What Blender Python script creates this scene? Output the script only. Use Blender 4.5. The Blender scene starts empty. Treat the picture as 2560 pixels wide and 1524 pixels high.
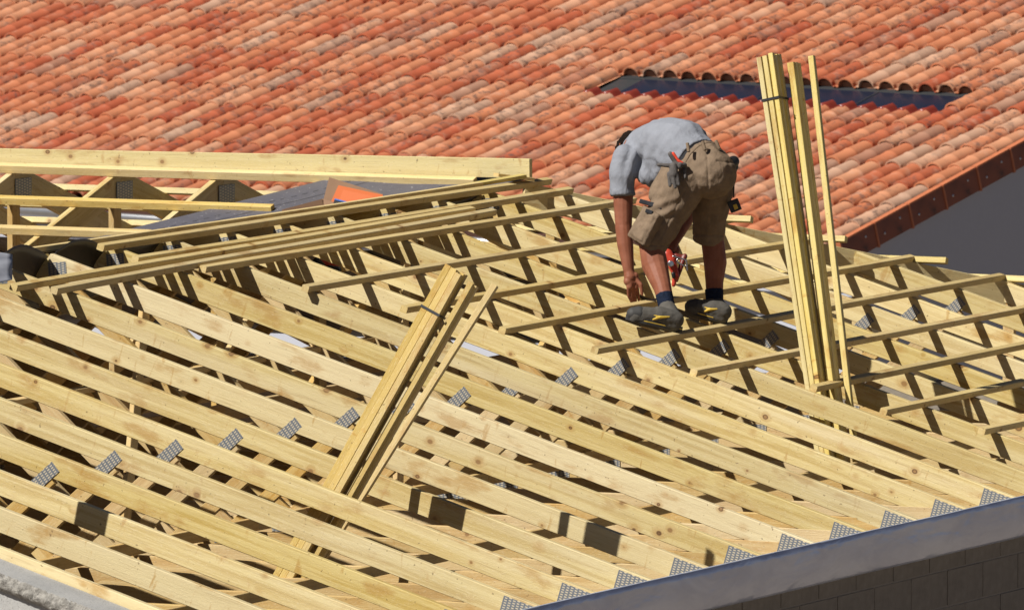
import bpy, bmesh, math, random
import numpy as np
from mathutils import Vector, Matrix, noise

# ------------------------------------------------------------------ scene, camera, light
scene = bpy.context.scene
col = scene.collection
CAM = Vector((-49.6455, -27.94845, 4.508))
YAW, PITCH = 0.43766, 0.07897
FWD = Vector((math.cos(YAW)*math.cos(PITCH), math.sin(YAW)*math.cos(PITCH), -math.sin(PITCH)))
RGT = Vector((math.sin(YAW), -math.cos(YAW), 0))
UPV = RGT.cross(FWD)
FPX = 28000.0
cam_data = bpy.data.cameras.new('camera')
cam = bpy.data.objects.new('camera', cam_data)
col.objects.link(cam)
cam.matrix_world = Matrix((( RGT.x, UPV.x, -FWD.x, CAM.x), (RGT.y, UPV.y, -FWD.y, CAM.y), (RGT.z, UPV.z, -FWD.z, CAM.z), (0, 0, 0, 1)))
cam_data.sensor_width = 36.0
cam_data.lens = FPX/2560*36.0
cam_data.clip_start = 1.0
cam_data.clip_end = 5000
cam_data.dof.use_dof = True
cam_data.dof.focus_distance = 60.0
cam_data.dof.aperture_fstop = 14.0
scene.camera = cam

SUN = Vector((0.80, -0.48, -1.0)).normalized()
world = bpy.data.worlds.new('World'); scene.world = world
world.use_nodes = True
wn = world.node_tree.nodes; wl = world.node_tree.links
sky = wn.new('ShaderNodeTexSky'); sky.sky_type = 'NISHITA'; sky.sun_disc = False
sky.sun_elevation = math.asin(-SUN.z)
sky.sun_rotation = math.atan2(-SUN.x, -SUN.y)
sky.air_density = 0.25; sky.dust_density = 0.6; sky.ozone_density = 0.0; sky.altitude = 300
bg = wn['Background']; bg.inputs[1].default_value = 0.05
wl.new(sky.outputs[0], bg.inputs[0])
sd = bpy.data.lights.new('sun', 'SUN'); sd.energy = 5.0; sd.angle = math.radians(0.5); sd.color = (1.0, 0.955, 0.88)
sun = bpy.data.objects.new('sun', sd); col.objects.link(sun)
sun.rotation_euler = SUN.to_track_quat('-Z', 'Y').to_euler()
sun.location = (-20, 15, 30)
vs = scene.view_settings
vs.view_transform = 'Standard'; vs.look = 'None'; vs.gamma = 1.0; vs.exposure = 0.22
vs.use_curve_mapping = False
scene.cycles.max_bounces = 6; scene.cycles.diffuse_bounces = 3
rnd = random.Random(7)

# ------------------------------------------------------------------ helpers
T = 0.3059                    # tangent of the roof pitch
SP = 0.69                     # truss spacing
HIPX = 10.27                  # ridge end, where hip and wing ridge meet
def ray(px, py): return FWD + RGT*((px-1280)/FPX) + UPV*((762-py)/FPX)
def at_depth(px, py, d): return CAM + ray(px, py)*d
def project(p):
    d = Vector(p)-CAM; z = d.dot(FWD)
    return 1280+FPX*d.dot(RGT)/z, 762-FPX*d.dot(UPV)/z, z

def tag(o, label=None, cat=None, group=None, kind=None):
    if label: o['label'] = label
    if cat: o['category'] = cat
    if group: o['group'] = group
    if kind: o['kind'] = kind
    return o
def empty(name, loc):
    o = bpy.data.objects.new(name, None); o.empty_display_size = .1
    o.location = loc; col.objects.link(o); return o
def link(name, me, mat, parent=None, mw=None):
    o = bpy.data.objects.new(name, me); col.objects.link(o)
    if mat and not me.materials: me.materials.append(mat)
    if mw is not None:
        if parent is not None:
            o.parent = parent
            o.matrix_basis = Matrix.Translation(-world_loc(parent)) @ mw
        else:
            o.matrix_basis = mw
    elif parent is not None:
        o.parent = parent; o.location = -world_loc(parent)
    return o
def world_loc(o):
    v = Vector(o.location)
    while o.parent is not None:
        o = o.parent; v += Vector(o.location)
    return v
def mesh(verts, faces, smooth=False, name='m'):
    me = bpy.data.meshes.new(name); me.from_pydata([tuple(v) for v in verts], [], faces); me.update()
    if smooth: me.polygons.foreach_set('use_smooth', [True]*len(me.polygons))
    return me
def basis(p0, p1, up):
    x = (Vector(p1)-Vector(p0)); L = x.length; x.normalize()
    y = Vector(up).cross(x).normalized(); z = x.cross(y)
    M = Matrix(((x.x, y.x, z.x, p0[0]), (x.y, y.y, z.y, p0[1]), (x.z, y.z, z.z, p0[2]), (0, 0, 0, 1)))
    return M, L
def member_mesh(L, w, h, seg=1, wob=0.0, seed=0, cut0=0.0, cut1=0.0, zc=0.0, bev=0.0022, yc=0.0, twist=0.0):
    """a length of timber along local x, w thick (y), h high (z), chamfered arrises, slight bow"""
    rg = random.Random(seed); a, b = rg.uniform(-1, 1)*wob, rg.uniform(-1, 1)*wob; c = rg.uniform(0, 6)
    hy, hz = w/2, h/2; k = min(bev, w*.2, h*.2)
    ring = [(-hy+k, -hz), (hy-k, -hz), (hy, -hz+k), (hy, hz-k), (hy-k, hz), (-hy+k, hz), (-hy, hz-k), (-hy, -hz+k)]
    V, F = [], []
    for i in range(seg+1):
        u = i/seg; x = L*u
        oy = a*math.sin(math.pi*u)+.3*wob*math.sin(c+7*u); oz = b*math.sin(math.pi*u)+.3*wob*math.cos(c+6*u)
        tw = twist*(u-.5); ct, st = math.cos(tw), math.sin(tw)
        sh = cut0*(1-u)+cut1*u if seg == 1 else (cut0 if i == 0 else cut1 if i == seg else 0)
        for (y, z) in ring:
            yy, zz = y*ct-z*st, y*st+z*ct
            V.append((x+sh*zz, yy+oy+yc, zz+oz+zc))
    n = 8
    for i in range(seg):
        for j in range(n):
            F.append((i*n+j, (i+1)*n+j, (i+1)*n+(j+1) % n, i*n+(j+1) % n))
    F.append(tuple(range(n))); F.append(tuple(seg*n+j for j in reversed(range(n))))
    F = [tuple(reversed(f)) for f in F]
    return mesh(V, F)
def member(name, p0, p1, w, h, mat, parent=None, up=(0, 0, 1), **kw):
    M, L = basis(Vector(p0), Vector(p1), up)
    return link(name, member_mesh(L, w, h, **kw), mat, parent, M)
def box_mesh(x0, x1, y0, y1, z0, z1):
    V = [(x, y, z) for x in (x0, x1) for y in (y0, y1) for z in (z0, z1)]
    return mesh(V, [(0, 1, 3, 2), (4, 6, 7, 5), (0, 4, 5, 1), (2, 3, 7, 6), (0, 2, 6, 4), (1, 5, 7, 3)])
def box(name, x0, x1, y0, y1, z0, z1, mat, parent=None):
    return link(name, box_mesh(x0, x1, y0, y1, z0, z1), mat, parent)

# ------------------------------------------------------------------ materials
class NT:
    def __init__(s, name):
        s.m = bpy.data.materials.new(name); s.m.use_nodes = True
        s.t = s.m.node_tree; s.b = s.t.nodes['Principled BSDF']; s.x = 0
    def n(s, kind, **kw):
        nd = s.t.nodes.new('ShaderNode'+kind)
        for k, v in kw.items(): setattr(nd, k, v)
        return nd
    def put(s, inp, v):
        if isinstance(v, (int, float)): inp.default_value = v
        elif isinstance(v, tuple): inp.default_value = v if len(v) == len(inp.default_value) else v+(1,)
        else: s.t.links.new(v, inp)
    def math(s, op, a, b=None, c=None, clamp=False):
        nd = s.n('Math', operation=op, use_clamp=clamp); s.put(nd.inputs[0], a)
        if b is not None: s.put(nd.inputs[1], b)
        if c is not None: s.put(nd.inputs[2], c)
        return nd.outputs[0]
    def vmath(s, op, a, b=None):
        nd = s.n('VectorMath', operation=op); s.put(nd.inputs[0], a)
        if b is not None: s.put(nd.inputs[3] if op == 'SCALE' else nd.inputs[1], b)
        return nd.outputs[0]
    def mix(s, f, a, b, mode='MIX'):
        nd = s.n('Mix', data_type='RGBA', blend_type=mode, clamp_factor=True)
        s.put(nd.inputs[0], f); s.put(nd.inputs[6], a); s.put(nd.inputs[7], b); return nd.outputs[2]
    def noise(s, vec, scale, detail=3, rough=.5, dist=0.0, out=0):
        nd = s.n('TexNoise'); s.put(nd.inputs['Vector'], vec); nd.inputs['Scale'].default_value = scale
        nd.inputs['Detail'].default_value = detail; nd.inputs['Roughness'].default_value = rough; nd.inputs['Distortion'].default_value = dist
        return nd.outputs[out]
    def step(s, v, a, b):
        nd = s.n('MapRange', interpolation_type='SMOOTHSTEP'); s.put(nd.inputs[0], v)
        nd.inputs[1].default_value = a; nd.inputs[2].default_value = b; return nd.outputs[0]
    def ramp(s, v, stops, interp='LINEAR'):
        nd = s.n('ValToRGB'); s.put(nd.inputs[0], v); cr = nd.color_ramp; cr.interpolation = interp
        while len(cr.elements) < len(stops): cr.elements.new(.5)
        for e, (p, c) in zip(cr.elements, stops): e.position = p; e.color = c+(1,)
        return nd.outputs[0]
    def obj(s): return s.n('TexCoord').outputs['Object']
    def rand(s): return s.n('ObjectInfo').outputs['Random']
    def bump(s, h, strength, dist=.01):
        nd = s.n('Bump'); nd.inputs['Strength'].default_value = strength; nd.inputs['Distance'].default_value = dist
        s.put(nd.inputs['Height'], h); s.put(s.b.inputs['Normal'], nd.outputs[0])
    def fin(s, color, rough=.6, metal=0.0, spec=.5):
        s.put(s.b.inputs['Base Color'], color); s.put(s.b.inputs['Roughness'], rough)
        s.put(s.b.inputs['Metallic'], metal); s.put(s.b.inputs['Specular IOR Level'], spec); return s.m

def wood(name, c0, c1, pale, knots=.55, stain=.5, greens=0.0, end=None):
    k = NT(name); o = k.obj(); r = k.rand()
    off = k.n('CombineXYZ'); k.put(off.inputs[0], k.math('MULTIPLY', r, 91.7)); k.put(off.inputs[1], k.math('MULTIPLY', r, 13.3)); k.put(off.inputs[2], k.math('MULTIPLY', r, 47.1))
    v = k.vmath('ADD', o, off.outputs[0])
    # knots
    vo = k.n('TexVoronoi'); vo.inputs['Scale'].default_value = 6.5
    k.put(vo.inputs['Vector'], k.vmath('MULTIPLY', v, (1.0, .25, 1.25)))
    sep = k.n('SeparateColor'); k.put(sep.inputs[0], vo.outputs['Color'])
    on = k.step(sep.outputs[0], knots-.01, knots+.01)
    size = k.math('MULTIPLY_ADD', k.math('POWER', sep.outputs[1], 2.0), .085, .042)
    kd = k.math('DIVIDE', vo.outputs['Distance'], size)
    core = k.math('MULTIPLY', k.math('SUBTRACT', 1.0, k.step(kd, .75, 1.1)), on)
    rim = k.math('MULTIPLY', k.math('SUBTRACT', 1.0, k.step(k.math('ABSOLUTE', k.math('SUBTRACT', kd, 1.0)), .05, .38)), on)
    halo = k.math('MULTIPLY', k.math('SUBTRACT', 1.0, k.step(kd, .8, 3.6)), on)
    # grain, bent round the knots
    g = k.vmath('MULTIPLY', v, (1.1, 30.0, 30.0))
    hv = k.n('CombineXYZ'); k.put(hv.inputs[2], k.math('MULTIPLY', halo, 1.6))
    g = k.vmath('ADD', g, hv.outputs[0])
    gr = k.noise(g, 1.0, 5, .6, .6)
    fine = k.noise(k.vmath('MULTIPLY', v, (4.0, 160.0, 160.0)), 1.0, 3, .6)
    band = k.noise(k.vmath('MULTIPLY', v, (.6, 7.0, 7.0)), 1.0, 2, .5)
    blot = k.noise(k.vmath('MULTIPLY', v, (3.2, 9.0, 9.0)), 1.0, 4, .55)
    colr = k.mix(k.step(gr, .36, .62), c0, c1)
    colr = k.mix(k.math('MULTIPLY', k.step(band, .45, .75), .5), colr, pale)
    colr = k.mix(k.math('MULTIPLY', k.step(r, .35, 1.0), .7), colr, pale)
    colr = k.mix(k.math('MULTIPLY', k.step(blot, .56, .70), .6), colr, (.44, .25, .075))
    smear = k.noise(k.vmath('MULTIPLY', v, (20.0, 5.0, 5.0)), 1.0, 3, .6, .5)
    colr = k.mix(k.math('MULTIPLY', k.step(smear, .62, .74), .6), colr, (.46, .26, .075))
    fib = k.noise(k.vmath('MULTIPLY', v, (45.0, 190.0, 190.0)), 1.0, 3, .7)
    colr = k.mix(k.math('MULTIPLY', k.step(fib, .52, .72), .30), colr, (.80, .70, .50))
    colr = k.mix(k.math('MULTIPLY', halo, .60), colr, (.47, .27, .09))
    colr = k.mix(k.math('MULTIPLY', core, .75), colr, (.25, .125, .045))
    ringed = k.math('MULTIPLY_ADD', k.step(sep.outputs[2], .55, .62), .6, .25)
    colr = k.mix(k.math('MULTIPLY', rim, ringed), colr, (.10, .042, .016))
    colr = k.mix(k.math('MULTIPLY', k.step(fine, .52, .75), .34), colr, (.30, .18, .07))
    # weathered grey-brown marks on some of the boards
    dirt = k.noise(k.vmath('MULTIPLY', v, (1.3, 8.0, 8.0)), 1.0, 6, .65)
    dm = k.math('MULTIPLY', k.step(dirt, .60, .74), k.math('MULTIPLY', k.step(k.math('FRACT', k.math('MULTIPLY', r, 7.13)), .55, .9), stain))
    colr = k.mix(dm, colr, (.12, .085, .06))
    speck = k.noise(v, 55.0, 2, .5)
    colr = k.mix(k.math('MULTIPLY', k.step(speck, .695, .74), .6), colr, (.13, .07, .03))
    if greens: 
        colr = k.mix(k.math('MULTIPLY', k.step(k.math('FRACT', k.math('MULTIPLY', r, 3.7)), .3, 1.0), greens), colr, (.30, .27, .09))
    hs = k.n('HueSaturation'); k.put(hs.inputs['Color'], colr)
    k.put(hs.inputs['Value'], k.math('MULTIPLY_ADD', k.math('FRACT', k.math('MULTIPLY', r, 5.31)), .22, .88))
    k.put(hs.inputs['Saturation'], k.math('MULTIPLY_ADD', k.math('FRACT', k.math('MULTIPLY', r, 11.9)), .22, .90))
    k.bump(k.math('ADD', k.math('MULTIPLY', fib, 1.2), gr), .35, .004)
    return k.fin(hs.outputs[0], k.math('MULTIPLY_ADD', gr, .2, .5), 0, .35)

M_RAFTER = wood('pine_rafter', (.55, .405, .15), (.69, .56, .262), (.74, .635, .41), .22)
M_WEB = wood('pine_web', (.52, .33, .12), (.60, .43, .185), (.63, .49, .26), .5, .3)
M_BATTEN = wood('pine_batten', (.60, .43, .155), (.70, .53, .22), (.70, .56, .30), .45, .9, .04)
M_LATH = wood('pine_lath', (.60, .465, .155), (.70, .575, .24), (.71, .60, .31), .5, .3)

def mk_plate(pu=.0235, pv=.0125):
    k = NT('galvanised_plate'); o = k.obj()
    sp = k.n('SeparateXYZ'); k.put(sp.inputs[0], o)
    ux = k.math('DIVIDE', sp.outputs[0], pu)
    col_i = k.math('FLOOR', ux)
    u = k.math('FRACT', ux)
    vv = k.math('FRACT', k.math('ADD', k.math('DIVIDE', sp.outputs[2], pv), k.math('MULTIPLY', col_i, .5)))
    du = k.math('ABSOLUTE', k.math('SUBTRACT', u, .5)); dv = k.math('ABSOLUTE', k.math('SUBTRACT', vv, .5))
    slot = k.math('MULTIPLY', k.math('LESS_THAN', du, .30), k.math('LESS_THAN', dv, .24))
    nz = k.noise(o, 40, 2)
    metal = k.mix(nz, (.15, .17, .20), (.25, .27, .30))
    c = k.mix(slot, metal, (.56, .49, .36))
    k.bump(slot, -.8, .004)
    return k.fin(c, .45, k.math('MULTIPLY_ADD', slot, -.3, .3), .5)
M_LATHD = wood('tan_lath', (.47, .33, .105), (.56, .41, .155), (.56, .43, .19), .5, .5)
M_PLATE = mk_plate()
M_PLATEW = mk_plate(.034, .017)

def plain(name, c, rough=.6, metal=0.0, var=0.0, scale=20.0, bump=0.0, spec=.5):
    k = NT(name); o = k.obj()
    nz = k.noise(o, scale, 4, .6)
    colr = k.mix(nz, tuple(max(0, x*(1-var)) for x in c), tuple(min(1, x*(1+var)) for x in c))
    if bump: k.bump(nz, bump, .01)
    return k.fin(colr, rough, metal, spec)

def mk_concrete():
    k = NT('cement_render'); o = k.obj()
    n1 = k.noise(o, 3.0, 5, .6); n2 = k.noise(o, 60.0, 4, .7); n3 = k.noise(o, 140.0, 2, .6)
    c = k.mix(k.step(n1, .3, .7), (.34, .34, .335), (.45, .445, .43))
    c = k.mix(k.math('MULTIPLY', k.step(n2, .45, .75), .35), c, (.55, .54, .51))
    c = k.mix(k.math('MULTIPLY', k.step(n3, .55, .68), .5), c, (.12, .115, .11))
    k.bump(n2, .25, .006)
    return k.fin(c, .9, 0, .2)
M_CEMENT = mk_concrete()
def mk_mortar():
    k = NT('rough_mortar'); o = k.obj()
    n1 = k.noise(o, 45.0, 5, .7); n2 = k.noise(o, 120.0, 3, .6)
    c = k.mix(k.step(n1, .35, .7), (.27, .255, .23), (.45, .43, .39))
    c = k.mix(k.math('MULTIPLY', k.step(n2, .6, .7), .5), c, (.08, .075, .07))
    k.bump(n1, .9, .02)
    return k.fin(c, .95, 0, .1)
M_MORTAR = mk_mortar()
M_BLOCK = plain('concrete_block', (.27, .24, .20), .95, 0, .3, 14, .4, .15)
M_JOINT = plain('block_joint_mortar', (.31, .28, .24), .95, 0, .2, 30, .3, .1)

def mk_fascia():
    k = NT('grey_metal_fascia'); o = k.obj()
    n1 = k.noise(k.vmath('MULTIPLY', o, (1.6, 1.0, 5.0)), 1.0, 4, .6, .8)
    n2 = k.noise(k.vmath('MULTIPLY', o, (3.0, 1.0, 9.0)), 1.0, 2, .5, .4)
    c = k.mix(k.step(n1, .35, .7), (.58, .61, .72), (.74, .77, .86))
    k.bump(n2, .45, .03)
    return k.fin(c, k.math('MULTIPLY_ADD', n1, .2, .10), .2, .6)
M_FASCIA = mk_fascia()

def mk_tile():
    k = NT('clay_tile'); o = k.obj(); at = k.n('Attribute', attribute_name='tile_random')
    r = k.math('FRACT', k.math('ADD', k.rand(), at.outputs['Fac']))
    base = k.ramp(r, [(0.0, (.47, .15, .07)), (.20, (.50, .18, .085)), (.38, (.53, .215, .11)), (.54, (.55, .255, .14)), (.64, (.52, .30, .195)), (.69, (.44, .27, .185)), (.75, (.36, .185, .12)), (.80, (.42, .115, .052)), (.92, (.40, .09, .04)), (1.0, (.46, .135, .062))])
    off = k.n('CombineXYZ'); k.put(off.inputs[0], k.math('MULTIPLY', r, 171.0)); k.put(off.inputs[1], k.math('MULTIPLY', r, 93.0))
    v = k.vmath('ADD', o, off.outputs[0])
    n1 = k.noise(v, 7.0, 4, .6); n2 = k.noise(v, 16.0, 5, .65)
    c = k.mix(k.math('MULTIPLY', k.step(n1, .5, .75), .4), base, (.55, .38, .28))
    r2 = k.math('FRACT', k.math('MULTIPLY', r, 13.7))
    sm = k.math('MULTIPLY', k.step(n2, .49, .64), k.step(r2, .15, .85))
    c = k.mix(k.math('MULTIPLY', sm, .7), c, (.11, .075, .066))
    c = k.mix(k.math('MULTIPLY', k.step(k.noise(v, 120, 2), .55, .75), .12), c, (.25, .14, .09))
    k.bump(n2, .1, .004)
    return k.fin(c, .75, 0, .3)
M_TILE = mk_tile()
M_VERGE = NT('dark_verge_tile'); _k = M_VERGE; _o = _k.obj(); _n = _k.noise(_o, 5.0, 4, .6)
_c = _k.mix(_k.step(_n, .4, .7), (.25, .075, .04), (.17, .055, .034)); _c = _k.mix(_k.math('MULTIPLY', _k.step(_k.noise(_o, 9.0, 4, .6), .58, .7), .7), _c, (.06, .03, .022))
M_VERGE = _k.fin(_c, .55, 0, .4)
M_VERGELIP = plain('orange_verge_lip', (.50, .16, .07), .6, 0, .15, 12)
M_WALL = plain('grey_house_render', (.46, .475, .53), .9, 0, .05, 30, .15, .1)
M_SKIRT = plain('red_flashing', (.22, .035, .022), .3, 0, .25, 9, 0, .5)
def mk_solar():
    k = NT('solar_glass'); o = k.obj(); n = k.noise(o, 1.5, 2)
    return k.fin(k.mix(n, (.010, .014, .030), (.016, .022, .042)), .28, 0, .6)
M_SOLAR = mk_solar()
M_ALU = plain('dark_panel_frame', (.075, .08, .085), .45, .5, .2, 30)
M_ZINC = plain('zinc_gutter', (.45, .46, .48), .35, .8, .15, 12)
def mk_membrane():
    k = NT('grey_underlay'); o = k.obj(); 
    n1 = k.noise(o, 6, 4, .6); n2 = k.noise(o, 45, 3, .6)
    c = k.mix(n1, (.085, .083, .10), (.125, .122, .145))
    c = k.mix(k.math('MULTIPLY', k.step(n2, .63, .70), .6), c, (.38, .37, .38))
    sp = k.n('SeparateXYZ'); k.put(sp.inputs[0], o)
    for pos, dash in ((.16, 0), (.24, 1), (.62, 0), (.70, 1)):
        d = k.math('LESS_THAN', k.math('ABSOLUTE', k.math('SUBTRACT', sp.outputs[1], pos)), .006)
        if dash: d = k.math('MULTIPLY', d, k.math('LESS_THAN', k.math('FRACT', k.math('DIVIDE', sp.outputs[0], .07)), .5))
        c = k.mix(k.math('MULTIPLY', d, .8), c, (.03, .03, .035))
    k.bump(n1, .25, .03)
    return k.fin(c, .5, 0, .4)
M_MEMBRANE = mk_membrane()
M_BLACKFILM = plain('black_film', (.016, .015, .016), .45, 0, .3, 15)
M_CARD = plain('brown_cardboard', (.30, .185, .115), .85, 0, .15, 8, .1, .2)
M_ORANGE = plain('orange_print', (.62, .13, .018), .6, 0, .05, 8)
M_BLACK = plain('black_plastic', (.014, .014, .016), .45, 0, .2, 20)
M_WHITE = plain('white_print', (.8, .8, .8), .6)
M_BLUE = plain('blue_print', (.03, .14, .5), .6)
M_GROUND = plain('dry_ground', (.22, .185, .15), .95, 0, .3, 1.2, .4, .1)
M_SLAB = plain('slab_concrete', (.30, .20, .12), .95, 0, .15, 3, .2, .1)

# ------------------------------------------------------------------ setting and walls
GZ = -5.0
tag(link('ground', mesh([(-400, -400, GZ), (700, -400, GZ), (700, 500, GZ), (-400, 500, GZ)], [(0, 1, 2, 3)]), M_GROUND), kind='structure')
EAVE = 4.35
house = empty('unfinished_house', (3, 0, GZ))
tag(house, 'unfinished house with bare concrete block walls under the open timber roof frame', 'house')
box('floor_slab', -2.2, 14.9, -4.3, 14, GZ+.004, GZ+.2, M_SLAB, house)
FW = -4.46           # outer face of the long front wall
box('wall', -2.12, 14.9, FW+.012, FW+.21, GZ+.01, -1.50, M_JOINT, house)      # mortar core; blocks stand proud of it
box('wall', -2.12, 5.6, 4.2, 4.4, GZ+.01, -1.50, M_BLOCK, house)
box('wall', 14.7, 14.9, FW+.22, 14, GZ+.01, -1.50, M_BLOCK, house)
box('wall', 5.6, 5.8, 4.41, 14, GZ+.01, -1.50, M_BLOCK, house)
bl = box_mesh(0, .488, 0, .02, 0, .188)
bl.materials.append(M_BLOCK)
for r_ in range(5):
    for i in range(30):
        x = -2.1+.5*i+(.25 if r_ % 2 else 0)
        if r_ > 2 and x > 7: continue
        if 2.2 < x < 2.9: continue
        o = link('concrete_block', bl, None, house, Matrix.Translation((x, FW+.008+rnd.uniform(-.002, .002), -1.712-.2*r_)))
box('concrete_pier', 2.25, 2.98, FW-.02, FW+.01, GZ+.01, -1.52, plain('poured_concrete', (.30, .275, .24), .9, 0, .15, 6, .2, .15), house)

# gable end wall, its sloping cement coping and the rough mortar bead at the outer edge
def sloped_prism(x0, x1, ytop, d0, d1):
    """between two planes parallel to the roof plane, both slopes"""
    P2 = [(-4.66, -4.66*T), (0, 0), (4.5, -4.5*T)]
    V = []
    for x in (x0, x1):
        for (y, z) in P2: V.append((x, y, z+d0))
        for (y, z) in P2: V.append((x, y, z+d1 if d1 is not None else GZ+.02))
    F = [(0, 1, 4, 3), (1, 2, 5, 4), (9, 10, 7, 6), (10, 11, 8, 7), (0, 6, 7, 1), (1, 7, 8, 2), (3, 4, 10, 9), (4, 5, 11, 10), (0, 3, 9, 6), (2, 8, 11, 5)]
    return mesh(V, F)
gable = empty('gable_wall', (-2.2, 0, GZ))
tag(gable, 'grey cement rendered gable wall with a rough mortar edge below the first rafter', 'wall')
link('wall_face', sloped_prism(-2.33, -2.12, 0, -.12, None), M_CEMENT, gable)
link('coping', sloped_prism(-2.345, -2.085, 0, -.052, -.118), M_CEMENT, gable)
def mortar_bead(parent):
    V, F = [], []; n = 420; m = 9
    for i in range(n+1):
        y = -4.66+4.9*i/n
        for j in range(m):
            u = j/(m-1)
            x = -2.335-.03*math.sin(math.pi*u)-.012
            z = T*-abs(y)-.050-.085*u
            d = noise.noise(Vector((y*34, u*5, 0)))*.010+noise.noise(Vector((y*80, u*14, 3)))*.013
            V.append((x-d*1.2, y, z+d*.9))
    for i in range(n):
        for j in range(m-1): F.append((i*m+j, i*m+j+1, (i+1)*m+j+1, (i+1)*m+j))
    o = link('mortar_edge', mesh(V, F, True), M_MORTAR, parent); o['kind'] = 'stuff'
mortar_bead(gable)

# ------------------------------------------------------------------ trusses
RH, RT = .118, .041
ANG = math.atan(T); HV = RH/math.cos(ANG)
ZB = -1.44                      # bottom chord centre
def plate(parent, x, y, z, L, H, ang):
    """nail plate on the face that looks to -X, centred at y,z; ang = direction in the y,z plane"""
    me = bpy.data.meshes.get('plate_%.2f_%.2f' % (L, H))
    if me is None:
        me = box_mesh(-L/2, L/2, -.0022, 0, -H/2, H/2); me.name = 'plate_%.2f_%.2f' % (L, H)
    c, s = math.cos(ang), math.sin(ang)
    # local x -> (0,-c,s)   local z -> (0,s,c)   local y -> +X
    M = Matrix(((0, 1, 0, x), (-c, 0, s, y), (s, 0, c, z), (0, 0, 0, 1)))
    return link('connector_plate', me, M_PLATE, parent, M)
def rafter(parent, x, y0, y1, seed, name='rafter', mat=None):
    """rafter running in the main roof slope from y0 (top) to y1 (eave)"""
    sgn = -1 if y1 < y0 else 1
    th = T*(1 if sgn < 0 else -1)
    def z(y): return -T*abs(y)
    d = Vector((0, sgn*math.cos(ANG), -math.sin(ANG))); nrm = Vector((0, sgn*math.sin(ANG), math.cos(ANG)))
    a = Vector((x+RT/2, y0, z(y0)))-nrm*RH/2; b = Vector((x+RT/2, y1, z(y1)))-nrm*RH/2
    cut = math.tan(ANG)
    return member(name, a, b, RT, RH, mat or M_RAFTER, parent, up=nrm, seg=10, wob=.004, seed=seed, cut0=cut, cut1=cut, bev=.003)
def web(parent, x, p, q, h=.072, seed=0, mat=None):
    a = Vector((x+RT/2, p[0], p[1])); b = Vector((x+RT/2, q[0], q[1]))
    d = (b-a).normalized(); nrm = Vector((1, 0, 0)).cross(d)
    return member('web', a, b, RT-.003, h, mat or M_WEB, parent, up=nrm, seg=2, wob=.002, seed=seed)
MIDY = 2.17
def near_joints(tr, x, top):
    if top: plate(tr, x, -.06, -.085, .11, .07, ANG*.3)
    zm = -T*MIDY-HV
    wa = math.atan2(-1.39-zm, -(-1.46+MIDY))      # along the web, in the plate's own sense
    plate(tr, x-.0004, -MIDY+.035, zm+.012, .155, .064, math.atan2(.61, .71))
    hy = -4.43
    plate(tr, x-.0002, hy, -T*4.43-.066, .195, .105, -ANG)
    plate(tr, x, -1.44, ZB+.02, .17, .075, 0)
def near_webs(tr, x, k, top):
    web(tr, x, (-MIDY+.01, -T*MIDY-HV+.005), (-1.45, ZB+.05), .078, 100+k)
    if top: web(tr, x, (-.06, -.13), (-1.46, ZB+.05), .078, 130+k)
tlab = 'pale pine trussed rafter with metal nail plates, one of the long row under the battens'
tgrp = 'trussed rafters set side by side from the gable wall to the hip'
for k in range(-3, 15):
    x = SP*k
    tr = empty('roof_truss', (x, 0, ZB-.05))
    ords = ['first', 'second', 'third', 'fourth', 'fifth', 'sixth', 'seventh', 'eighth', 'ninth', 'tenth', 'eleventh', 'twelfth', 'thirteenth', 'fourteenth', 'fifteenth', 'sixteenth', 'seventeenth', 'eighteenth']
    lab = 'pale pine trussed rafter with metal nail plates, '+ords[k+3]+' from the cement gable wall'
    if k == -3: lab = 'first pine trussed rafter, lying against the grey cement gable wall'
    tag(tr, lab, 'roof truss', tgrp)
    rafter(tr, x, 0, -4.585, 10+k)
    yb = min(4.58, HIPX-x-.03)
    rafter(tr, x, 0, yb, 40+k)
    yc = min(4.42, HIPX-x+.4)
    member('bottom_chord', (x+RT/2, -4.46, ZB), (x+RT/2, yc, ZB), RT, .10, M_WEB, tr, seg=6, wob=.004, seed=70+k, cut0=0, cut1=0)
    near_joints(tr, x, True); near_webs(tr, x, k, True)
    if yb > 2.5:
        web(tr, x, (MIDY-.01, -T*MIDY-HV+.005), (1.45, ZB+.05), .078, 160+k)
        plate(tr, x, 1.44, ZB+.02, .17, .075, 0)
    if yb > 1.6: web(tr, x, (.06, -.13), (1.46, ZB+.05), .078, 190+k)
for k in range(15, 22):
    x = SP*k; y0 = -(x-HIPX)
    tr = empty('jack_truss', (x, y0, ZB-.05))
    tag(tr, 'short pine jack rafter below the hip board, '+ords[k-15]+' out from the ridge end', 'roof truss', 'jack rafters below the hip board')
    rafter(tr, x, y0-.03, -4.585, 10+k)
    member('bottom_chord', (x+RT/2, -4.46, ZB), (x+RT/2, y0+.02, ZB), RT, .10, M_WEB, tr, seg=3, wob=.003, seed=70+k)
    near_joints(tr, x, False) if y0 > -2.0 else plate(tr, x-.0002, -4.43, -T*4.43-.066, .195, .105, -ANG)
    if y0 > -2.0: near_webs(tr, x, k, False)
    web(tr, x, (y0-.05, -T*abs(y0)-HV-.02), (y0-.05, ZB+.05), .072, 220+k)

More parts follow.
